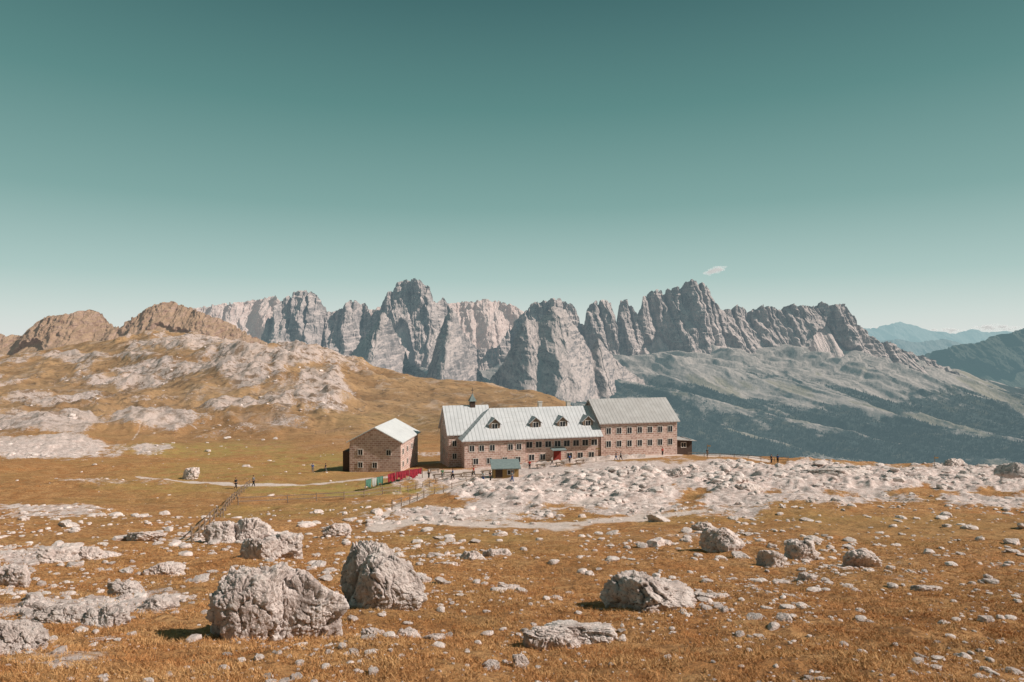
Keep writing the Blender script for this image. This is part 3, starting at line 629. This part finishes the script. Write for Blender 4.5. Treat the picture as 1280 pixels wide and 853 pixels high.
def hip_roof(u0,u1,v0,v1,ze,zr,ur0,ur1,ov=.6,t=.22):
    vm=(v0+v1)/2; a=(u0-ov,v0-ov,ze); b=(u1+ov,v0-ov,ze); c=(u1+ov,v1+ov,ze); d=(u0-ov,v1+ov,ze); p=(ur0,vm,zr); q=(ur1,vm,zr)
    m=MB(); L=[a,b,c,d]
    pts=[a,b,c,d,p,q]+[(x,y,z-t) for x,y,z in L]
    m.poly(pts,[(0,1,5,4),(1,2,5),(2,3,4,5),(3,0,4),(6,7,1,0),(7,8,2,1),(8,9,3,2),(9,6,0,3),(9,8,7,6)])
    return m
YAW=math.atan2(0.25,0.968)
HZ0=-25.3
hut=empty("mountain_hut",(-9.7,138,HZ0),YAW); props(hut,"long stone mountain hut with pale metal roof and dormers","building")
MB().box(0,29.3,0,13,-3,5.3).obj("wall",M_wall,hut)
MB().box(-0.1,12.6,-1.1,0.3,-3,5.25).obj("wall",M_wall,hut)
gable_walls(-2.6,6.2,3.2,15,-3,6.1,11.2,'u').obj("wall",M_wall,hut)
r=hip_roof(-0.2,28.9,-1.1,13.2,5.35,11.0,6.7,29.5,0.55).obj("roof",M_roofA,hut)
r2=gable_roof(-2.6,6.6,3.2,15,6.1,11.2,.4,.2,'u').obj("roof",M_roofA,hut)
t=MB().box(2.95,4.05,8.5,9.6,10.8,12.3).obj("bell_turret",M_dkwood,hut)
MB().poly([(2.7,8.25,12.3),(4.3,8.25,12.3),(4.3,9.85,12.3),(2.7,9.85,12.3),(3.5,9.05,14.0)],[(0,1,4),(1,2,4),(2,3,4),(3,0,4),(3,2,1,0)]).obj("turret_roof",M_roofC,t)
MB().cyl(3.5,9.05,13.8,15.2,.06,.05,6).box(3.2,3.8,9.01,9.09,14.6,14.72).obj("cross",M_metal,t)
def dormer(u):
    d=empty("dormer",(0,0,0)); d.parent=hut; d.location=(u,1.0,7.1)
    w=1.1
    gable_walls(-w,w,0,3.2,-.5,1.15,2.15,'v').obj("dormer_wall",M_wood,d)
    gable_roof(-w,w,0,3.2,1.15,2.15,.35,.12,'v').obj("dormer_roof",M_roofA2,d)
    window(d,0,-0.01,0.15,1.1,1.0)
for u in (6.6,15.4,21.3,27.0): dormer(u)
for u in (18,24.5):
    MB().box(u-.4,u+.4,6.2,7.0,10.2,12.0).box(u-.5,u+.5,6.1,7.1,12.0,12.15).obj("chimney",M_plaster,r)
for u in (1.4,3.4,5.6,9.4,11.2): window(hut,u,-1.1,3.1,.95,1.15)
for u in (2.2,5.0,8.2,11.0): window(hut,u,-1.1,0.5,.95,1.1)
for k in range(8): window(hut,13.7+k*2.05,0,3.2,1.25,1.2)
for u in (14.2,16.6,22.5,24.9,27.4): window(hut,u,0,0.6,1.1,1.15)
door=MB().box(19,20.6,-.09,.1,-.3,2.3).obj("door",M_red,hut); MB().cyl(19.2,-.14,.95,1.15,.04,.04,6).obj("handle",M_metal,door)
MB().slab([(18.2,-1.6,2.7),(21.4,-1.6,2.7),(21.4,0.05,3.0),(18.2,0.05,3.0)],.12).obj("porch_roof",M_roofC,hut)
MB().box(12.62,29.25,-.06,.02,4.85,5.28).obj("trim",M_dkwood,hut)
for v in (5.2,8,11.3): window(hut,-2.6,v,3.6,.9,1.1,-math.pi/2)
for v in (5.2,8,11.3): window(hut,-2.6,v,1.0,.9,1.1,-math.pi/2)
window(hut,-2.6,9.1,7.4,.9,1.1,-math.pi/2)
window(hut,-1.4,3.2,3.6,.8,1.1); window(hut,-1.4,3.2,1,.8,1.1)
lodge=empty("lodge",(-9.7+.968*29.5-.25*(-0.3),138+.25*29.5+.968*(-0.3),HZ0),YAW); props(lodge,"tall stone lodge with grey ridged metal roof","building")
gable_walls(0,17.8,0,12.5,-3,7.9,12.2,'u').obj("wall",M_wall,lodge)
gable_roof(0,17.8,0,12.5,7.9,12.2,.5,.22,'u').obj("roof",M_roofB,lodge)
for k in range(7): window(lodge,1.7+k*2.4,0,5.5,1.0,1.25)
for k in range(7): window(lodge,1.7+k*2.4,0,2.7,1.0,1.25)
for v in (3,6.2,9.4):
    window(lodge,17.8,v,5.6,1,1.2,math.pi/2); window(lodge,17.8,v,2.7,1,1.2,math.pi/2)
lt=empty("shelter",(-9.7+.968*48.0-.25*2,138+.25*48.0+.968*2,HZ0),YAW); props(lt,"low dark wooden shelter beside the lodge","shed")
MB().box(0,4.2,0,5,-.5,3.2).obj("wall",M_dkwood,lt); MB().slab([(-.1,-.8,3.5),(4.9,-.8,3.1),(4.9,5.3,3.1),(-.1,5.3,3.5)],.14).obj("roof",M_roofB,lt); window(lt,2.1,0,1.6,1.1,1.0)
hx,hy,hzz=(437-640)/F*135,135,-(590-HR)/F*135
ho=empty("stone_house",(hx,hy,hzz),math.radians(-5)); props(ho,"small stone house with pale metal gable roof","building")
gable_walls(0,10.3,0,15,-3,6.0,8.7,'v').obj("wall",M_wall,ho)
gable_roof(0,10.3,0,15,6.0,8.7,.5,.2,'v').obj("roof",M_roofD,ho)
for u in (2.2,7.9): window(ho,u,0,3.4,.85,1.0)
for u in (2.2,5.1): window(ho,u,0,.9,.85,1.0)
for v in (1.8,5.4,9.2,13): window(ho,10.3,v,3.4,.9,1.0,math.pi/2); window(ho,10.3,v,.9,.9,1.0,math.pi/2)
MB().box(-1.7,-.02,1,6,-3,3.9).obj("annex",M_dkwood,ho)
sx,sy,sz=place(634,598)
sh=empty("shed",(sx-2.4,sy,sz),math.radians(6)); props(sh,"small ochre wooden shed with dark green roof","shed")
MB().box(0,4.4,0,3.0,-1,1.7).obj("wall",M_wood2,sh); MB().slab([(-.35,-.6,1.75),(4.75,-.6,1.75),(4.75,3.3,2.7),(-.35,3.3,2.7)],.14).obj("roof",M_roofC,sh)
MB().box(0.4,1.6,-.06,.02,.05,1.6).obj("door",M_dkwood,sh); window(sh,3.0,0,.6,1.0,.7)
tw=MB()
def hutpt(u,v,z): return (-9.7+.968*u-.25*v,138+.25*u+.968*v,HZ0+z)
prof=[]
for i in range(61):
    u=9+i*.45; a=hutpt(u,-8+.15*math.sin(i*.7),0); prof.append((a[0],a[1],gz(a[0],a[1])+.7+.10*math.sin(i*2.1)+.07*math.sin(i*5.3)))
n=len(prof); V=[]
for p in prof: V+=[(p[0],p[1],p[2]-1.6),(p[0],p[1],p[2]),(p[0]-.1,p[1]+.5,p[2]),(p[0]-.1,p[1]+.5,p[2]-1.6)]
Fw=[]
for i in range(n-1):
    for k in range(4): Fw.append((4*i+k,4*i+(k+1)%4,4*i+4+(k+1)%4,4*i+4+k))
Fw+=[(0,1,2,3),tuple(4*(n-1)+k for k in(3,2,1,0))]
tw.poly(V,Fw); props(tw.obj("retaining_wall",M_rock),"low dry stone terrace wall in front of the hut","wall")
def pic_meshes():
    top=MB()
    top.box(-.95,.95,-.38,.38,.72,.76)
    def lg(x):
        m=MB(); m.beam((x,-.6,0),(x,.25,.72),.08).beam((x+.03,.6,0),(x+.03,-.25,.715),.08).beam((x-.03,-.75,.4),(x-.03,.75,.4),.07); return m.mesh("leg",M_wood)
    be=MB().box(-.95,.95,-.14,.14,.44,.48)
    return top.mesh("table_top",M_wood),lg(-.7),lg(.7),be.mesh("bench",M_wood)
PT=pic_meshes()
for px,row,rz in [(548,600,.3),(560,596,.1),(572,599,.5),(585,596,.2),(598,600,0),(608,594,.4),(543,592,.2),(676,586,.25),(700,583,.25),(725,581,.25)]:
    x,y,z=place(px,row); e=empty("picnic_table",(x,y,z),rz); props(e,"brown wooden picnic table with attached benches","picnic table",group="picnic tables outside the hut")
    obj("table_top",PT[0],e); obj("leg",PT[1],e); obj("leg",PT[2],e); obj("bench",PT[3],e,(0,-.68,0)); obj("bench",PT[3],e,(0,.68,0))
def fence(pts,step,label,h=1.0,rails=2):
    W=[place(*p) for p in pts]; P2=[Vector((a,b,0)) for a,b,_ in W]
    e=empty("wooden_fence",W[0]); props(e,label,"fence",group="wooden fences around the pasture"); o0=Vector(W[0])
    poles=[]
    for a,b in zip(P2[:-1],P2[1:]):
        n=max(1,int((b-a).length/step))
        for k in range(n): poles.append(a.lerp(b,k/n))
    poles.append(P2[-1]); poles=[Vector((p.x,p.y,gz(p.x,p.y))) for p in poles][:95]
    pm=MB().cyl(0,0,-.4,h,.065,.055,7).mesh("post",M_wood)
    for p in poles:
        obj("post",pm,e,tuple(p-o0),(random.uniform(-.08,.08),random.uniform(-.08,.08),0))
    for r_ in range(rails):
        m=MB(); zz=h*(.45+.42*r_)
        for a,b in zip(poles[:-1],poles[1:]): m.beam(a-o0+Vector((0,-.07,zz+random.uniform(-.05,.05))),b-o0+Vector((0,-.07,zz+random.uniform(-.05,.05))),.045,.085)
        m.obj("rail",M_wood,e)
fence([(298,634),(360,630),(430,627),(500,618),(545,606),(600,600)],3,"weathered wooden rail fence across the pasture")
fence([(312,608),(290,630),(268,650),(240,672)],3.4,"weathered wooden rail fence running downhill")
fence([(490,640),(530,624),(565,611),(600,604)],4,"weathered wooden rail fence beside the gravel path")
fence([(860,571),(900,573),(935,575),(985,580)],2.6,"wooden rail fence along the plateau rim")
fence([(395,548),(440,542),(455,541)],6,"old fence on the grassy slope",1.4)
def cloth(w,h,mat,seed):
    nu,nv=14,10; V=[]
    for j in range(nv):
        for i in range(nu):
            t=j/(nv-1); V.append((w*(i/(nu-1)-.5)*(1-.12*t),0.14*math.sin(i*1.1+seed)*t+.03*math.sin(i*2.3),-h*t*(1-.12*math.sin(i*.5+seed*2))+.05*math.sin(i*.9+seed)*t))
    return mesh_np("hanging_blanket",V,grid_faces(nv,nu),True,mat)
MR=simple("red_cloth",(0.34,0.03,0.045),(0.15,0.015,0.025),2.5); MG=simple("green_cloth",(0.11,0.25,0.19),(0.07,0.16,0.12),3); MW=simple("white_cloth",(0.5,0.5,0.47),(0.4,0.4,0.38),3)
a=place(457,611); b=place(528,602)
cl=empty("washing_line",a); props(cl,"washing line strung between wooden posts beside house","washing line")
A=Vector(a);B=Vector(b); dirv=B-A; nl=4
tops=[]
for k in range(nl+1):
    p=A+dirv*k/nl; zz=gz(p.x,p.y); MB().cyl(0,0,-.3,1.75,.06,.05,7).obj("post",M_wood,cl,(p.x-A.x,p.y-A.y,zz-A.z)); tops.append(Vector((p.x,p.y,zz+1.65)))
m=MB()
for p,q in zip(tops[:-1],tops[1:]): m.beam(p-A,q-A,.03)
m.obj("rope",M_metal,cl)
ang=math.atan2(dirv.y,dirv.x)
for k,(t_,wd_,mt) in enumerate([(.05,.10,MG),(.145,.07,MW),(.235,.10,MG),(.43,.13,MR),(.53,.12,MR),(.63,.13,MR),(.73,.12,MR),(.83,.13,MR),(.93,.12,MR)]):
    s_=t_*nl; i=min(int(s_),nl-1); p=tops[i].lerp(tops[i+1],s_-i)
    o=obj("hanging_blanket",cloth(dirv.length*wd_,1.2+.22*math.sin(k*3),mt,k),None,(p.x,p.y-.03-.04*(k%2),p.z),(0,0,ang+.06*math.sin(k*5)))
    props(o,("red" if mt is MR else "green" if mt is MG else "white")+" blanket hanging on the washing line","blanket",group="blankets drying on the washing line")
# ---------------------------------------------------------------- people
def skin(name,verts,edges,radii,mat,root=0,sub=1):
    me=bpy.data.meshes.new(name); me.from_pydata(verts,edges,[]); o=obj(name,me)
    md=o.modifiers.new("s",'SKIN'); md.use_smooth_shade=True
    for i,r_ in enumerate(radii):
        sv=me.skin_vertices[0].data[i]; sv.radius=(r_,r_) if not isinstance(r_,tuple) else r_; sv.use_root=(i==root)
    s=o.modifiers.new("d",'SUBSURF'); s.levels=sub; s.render_levels=sub
    dg=bpy.context.evaluated_depsgraph_get(); dg.update()
    m2=bpy.data.meshes.new_from_object(o.evaluated_get(dg)); m2.name=name; m2.materials.clear(); m2.materials.append(mat)
    bpy.data.objects.remove(o); return m2
M_skin=simple("skin",(0.50,0.29,0.20),(0.44,0.25,0.17),6); M_hair=simple("dark_hair",(0.05,0.03,0.02),(0.03,0.02,0.015),20)
def person_meshes(pose):
    s=1 if pose=="walk" else 0
    ph=.95; dz=0
    V=[(0,0,ph),(0,0,1.15+dz),(0,0,1.36+dz),(0,-.01,1.50+dz),(0,-.02,1.57+dz),(0,-.03,1.66+dz),(0,-.02,1.74+dz)]
    Rr=[(.15,.11),(.13,.10),(.16,.11),.055,.07,(.085,.10),.06]; E=[(0,1),(1,2),(2,3),(3,4),(4,5),(5,6)]
    legs=[];arms=[]
    for sg in(-1,1):
        b=len(V); sw=.22*sg*s
        V.extend([(.18*sg,0,1.42+dz),(.25*sg,.04-sw*.6,1.15+dz),(.25*sg,-.08-sw,.93+dz),(.25*sg,-.10-sw,.86+dz)]); Rr+= [.06,.045,.03,.035]; E+=[(2,b),(b,b+1),(b+1,b+2),(b+2,b+3)]; arms.append(b)
        hb=b+3
        for k in range(5):
            c=len(V); fx=V[hb][0]+(-.03+.015*k)*sg*.2; fy=V[hb][1]-.03+.016*k; L=(.05,.07,.08,.075,.06)[k]
            V.append((fx,fy-(.03 if k==0 else 0),V[hb][2]-L)); Rr.append(.009); E.append((hb,c))
        b=len(V)
        V.extend([(.095*sg,0,.90),(.10*sg,-.04+sw*.6,.50),(.10*sg,.03+sw*1.3,.09),(.11*sg,-.12+sw*1.3,.04)])
        Rr+=[.095,.065,.045,.04]; E+=[(0,b),(b,b+1),(b+1,b+2),(b+2,b+3)]; legs.append(b)
    body=skin("person",V,E,Rr,M_skin)
    sv=[V[0],V[1],V[2],V[3]]; sr=[(.175,.135),(.155,.125),(.18,.135),.07]; se=[(0,1),(1,2),(2,3)]
    for b in arms:
        c=len(sv); sv+=[V[b],V[b+1]]; sr+=[.08,.062]; se+=[(2,c),(c,c+1)]
    tv=[V[0]]; tr=[(.17,.13)]; te=[]
    for b in legs:
        c=len(tv); tv+=[V[b],V[b+1],V[b+2]]; tr+=[.112,.083,.065]; te+=[(0,c),(c,c+1),(c+1,c+2)]
    hv,hf=ICO[3]; H=hv*np.array([.105,.12,.09]); H[:,2]=np.maximum(H[:,2],-.03); H+=np.array([0,.015,1.70+dz])
    return body,(sv,se,sr),(tv,te,tr),mesh_np("hair",H,hf,True,M_hair)
PM={k:person_meshes(k) for k in("stand","walk")}
cols={"red":(0.5,0.05,0.04),"blue":(0.06,0.12,0.3),"white":(0.65,0.63,0.6),"black":(0.03,0.03,0.035),"green":(0.08,0.2,0.1),"grey":(0.2,0.2,0.2)}
CM={k:simple(k+"_fabric",v,None,10) for k,v in cols.items()}
SC={}
def person(px,row,pose,rz,shirt,tr):
    x,y,z=place(px,row); bd,S,T,H=PM[pose]
    k1=(pose,shirt,'s'); k2=(pose,tr,'t')
    if k1 not in SC: SC[k1]=skin("shirt",*[S[0],S[1],S[2]],CM[shirt])
    if k2 not in SC: SC[k2]=skin("trousers",*[T[0],T[1],T[2]],CM[tr])
    o=obj("person",bd,None,(x,y,z),(0,0,rz)); obj("shirt",SC[k1],o); obj("trousers",SC[k2],o); obj("hair",H,o)
    v={"stand":"standing","walk":"walking"}[pose]
    props(o,f"person {v} in {shirt} shirt and {tr} trousers","person",group="hikers around the mountain hut")
for a in [(295,611,"walk",1.4,"black","black"),(317,609,"walk",1.5,"grey","black"),(391,592,"stand",.3,"blue","grey"),(407,592,"walk",-1.3,"black","grey"),
(592,603,"walk",2,"red","black"),(604,603,"stand",2.6,"white","blue"),(566,604,"walk",-1.2,"blue","black"),(553,604,"stand",.5,"green","grey"),(613,601,"stand",1,"black","black"),
(662,588,"stand",3,"red","black"),(690,582,"walk",1.6,"white","black"),(712,580,"stand",.2,"blue","black"),(770,576,"walk",-1.5,"black","blue"),(776,576,"walk",-1.5,"grey","black"),(828,570,"stand",.4,"red","black"),
(884,571,"stand",.4,"black","black"),(964,581,"stand",.4,"black","black"),(972,581,"stand",2.4,"blue","black"),(536,602,"stand",2.4,"white","black"),(640,604,"walk",1.4,"grey","blue")]: person(*a)
for px,row,h in [(884,573,3.0),(1168,588,2.2),(745,578,3.0)]:
    x,y,z=place(px,row); e=empty("sign_post",(x,y,z)); props(e,"thin wooden post with small plank sign","sign post"); MB().cyl(0,0,-.3,h,.06,.05,6).obj("post",M_wood,e); MB().box(-.05,.7,-.1,-.06,h-.5,h-.25).obj("sign_board",M_wood2,e)
# ---------------------------------------------------------------- clouds
mc=MT("cloud",1); mc.color((0.9,0.9,0.9)); mc.haze(0.75,s2l((238,238,234)))  # cloud brightness is painted with near-white emission
tr_=mc.n.new("ShaderNodeBsdfTransparent"); ms_=mc.n.new("ShaderNodeMixShader"); src=mc.out.inputs[0].links[0].from_socket
ms_.inputs[0].default_value=0.15; mc.l.new(tr_.outputs[0],ms_.inputs[1]); mc.l.new(src,ms_.inputs[2]); mc.l.new(ms_.outputs[0],mc.out.inputs[0])
def cloud(px,row,D,w,h,seed,nb,lab,sl=0):
    x0=(px-640)/F*D; z0=-(row-HR)/F*D; w=w/F*D; h=h/F*D; Vs=[];Fs=[];b=0; r=np.random.RandomState(seed)
    for k in range(nb):
        V,Fc=ICO[4]; s=r.uniform(.10,.36)*h; V=V*(1+1.0*fbm3(V*2+k*3,4,k)[:,None])*np.array([s*1.8,s,s*.7]); u=np.clip(r.normal(0,.3),-.7,.7)
        V=V+np.array([u*w,r.uniform(-.3,.3)*h,(r.normal(0,.26)*(1-abs(u))+sl*u)*h]); Vs.append(V);Fs.append(Fc+b);b+=len(V)
    o=obj("cloud",mesh_np("cloud",np.vstack(Vs),np.vstack(Fs),True,mc.m),None,(x0,D,z0)); props(o,lab,"cloud")
cloud(893,339,30000,20,8,1,40,"small white wisp of cloud",1.0)
cloud(1180,413,40000,36,7,2,34,"low white cloud above far mountains"); cloud(1245,410,40000,46,8,3,44,"low white cloud above far mountains"); cloud(1098,411,40000,24,5,4,24,"low white cloud above far mountains")
# ---------------------------------------------------------------- light
SD=Vector((0.95,-0.20,0.0)).normalized(); el=math.radians(39)
sd=Vector((SD.x*math.cos(el),SD.y*math.cos(el),math.sin(el)))
ld=bpy.data.lights.new("sun",'SUN'); ld.energy=5.0; ld.angle=math.radians(.5); ld.color=(1.0,0.92,0.845)
lo=bpy.data.objects.new("sun",ld); link(lo); lo.rotation_euler=sd.to_track_quat('Z','Y').to_euler()
w=bpy.data.worlds.new("World"); scene.world=w; w.use_nodes=True; nt_=w.node_tree; nd=nt_.nodes; lk=nt_.links
bg=nd["Background"]; sky=nd.new("ShaderNodeTexSky"); sky.sky_type='NISHITA'; sky.sun_disc=False; sky.sun_elevation=el; sky.sun_rotation=math.atan2(SD.x,SD.y)
tc=nd.new("ShaderNodeTexCoord"); sx_=nd.new("ShaderNodeSeparateXYZ"); lk.new(tc.outputs["Generated"],sx_.inputs[0])
rp=nd.new("ShaderNodeValToRGB"); lk.new(sx_.outputs[2],rp.inputs[0]); el_=rp.color_ramp.elements
stops=[(0,(226,229,226)),(.035,(209,221,217)),(.09,(174,201,196)),(.19,(130,169,163)),(.32,(93,139,134)),(.45,(66,108,107)),(1,(60,90,92))]
while len(el_)<len(stops): el_.new(.5)
for i,(p,c) in enumerate(stops): el_[i].position=p; el_[i].color=s2l(c)
sc_=nd.new("ShaderNodeVectorMath"); sc_.operation='SCALE'; lk.new(sky.outputs[0],sc_.inputs[0]); sc_.inputs[3].default_value=0.08
mx=nd.new("ShaderNodeMix"); mx.data_type='RGBA'; mx.inputs[0].default_value=0.08; lk.new(rp.outputs[0],mx.inputs[6]); lk.new(sc_.outputs[0],mx.inputs[7])
sc2=nd.new("ShaderNodeVectorMath"); sc2.operation='SCALE'; lk.new(mx.outputs[2],sc2.inputs[0]); sc2.inputs[3].default_value=10.0
lk.new(sc2.outputs[0],bg.inputs[0]); bg.inputs[1].default_value=0.1
scene.view_settings.view_transform='Standard'; scene.view_settings.look='None'; scene.view_settings.exposure=0
cd=bpy.data.cameras.new("camera"); cd.lens=24; cd.sensor_width=36; cd.clip_start=.1; cd.clip_end=200000
co=bpy.data.objects.new("camera",cd); link(co); co.rotation_euler=(math.radians(90),0,0); scene.camera=co
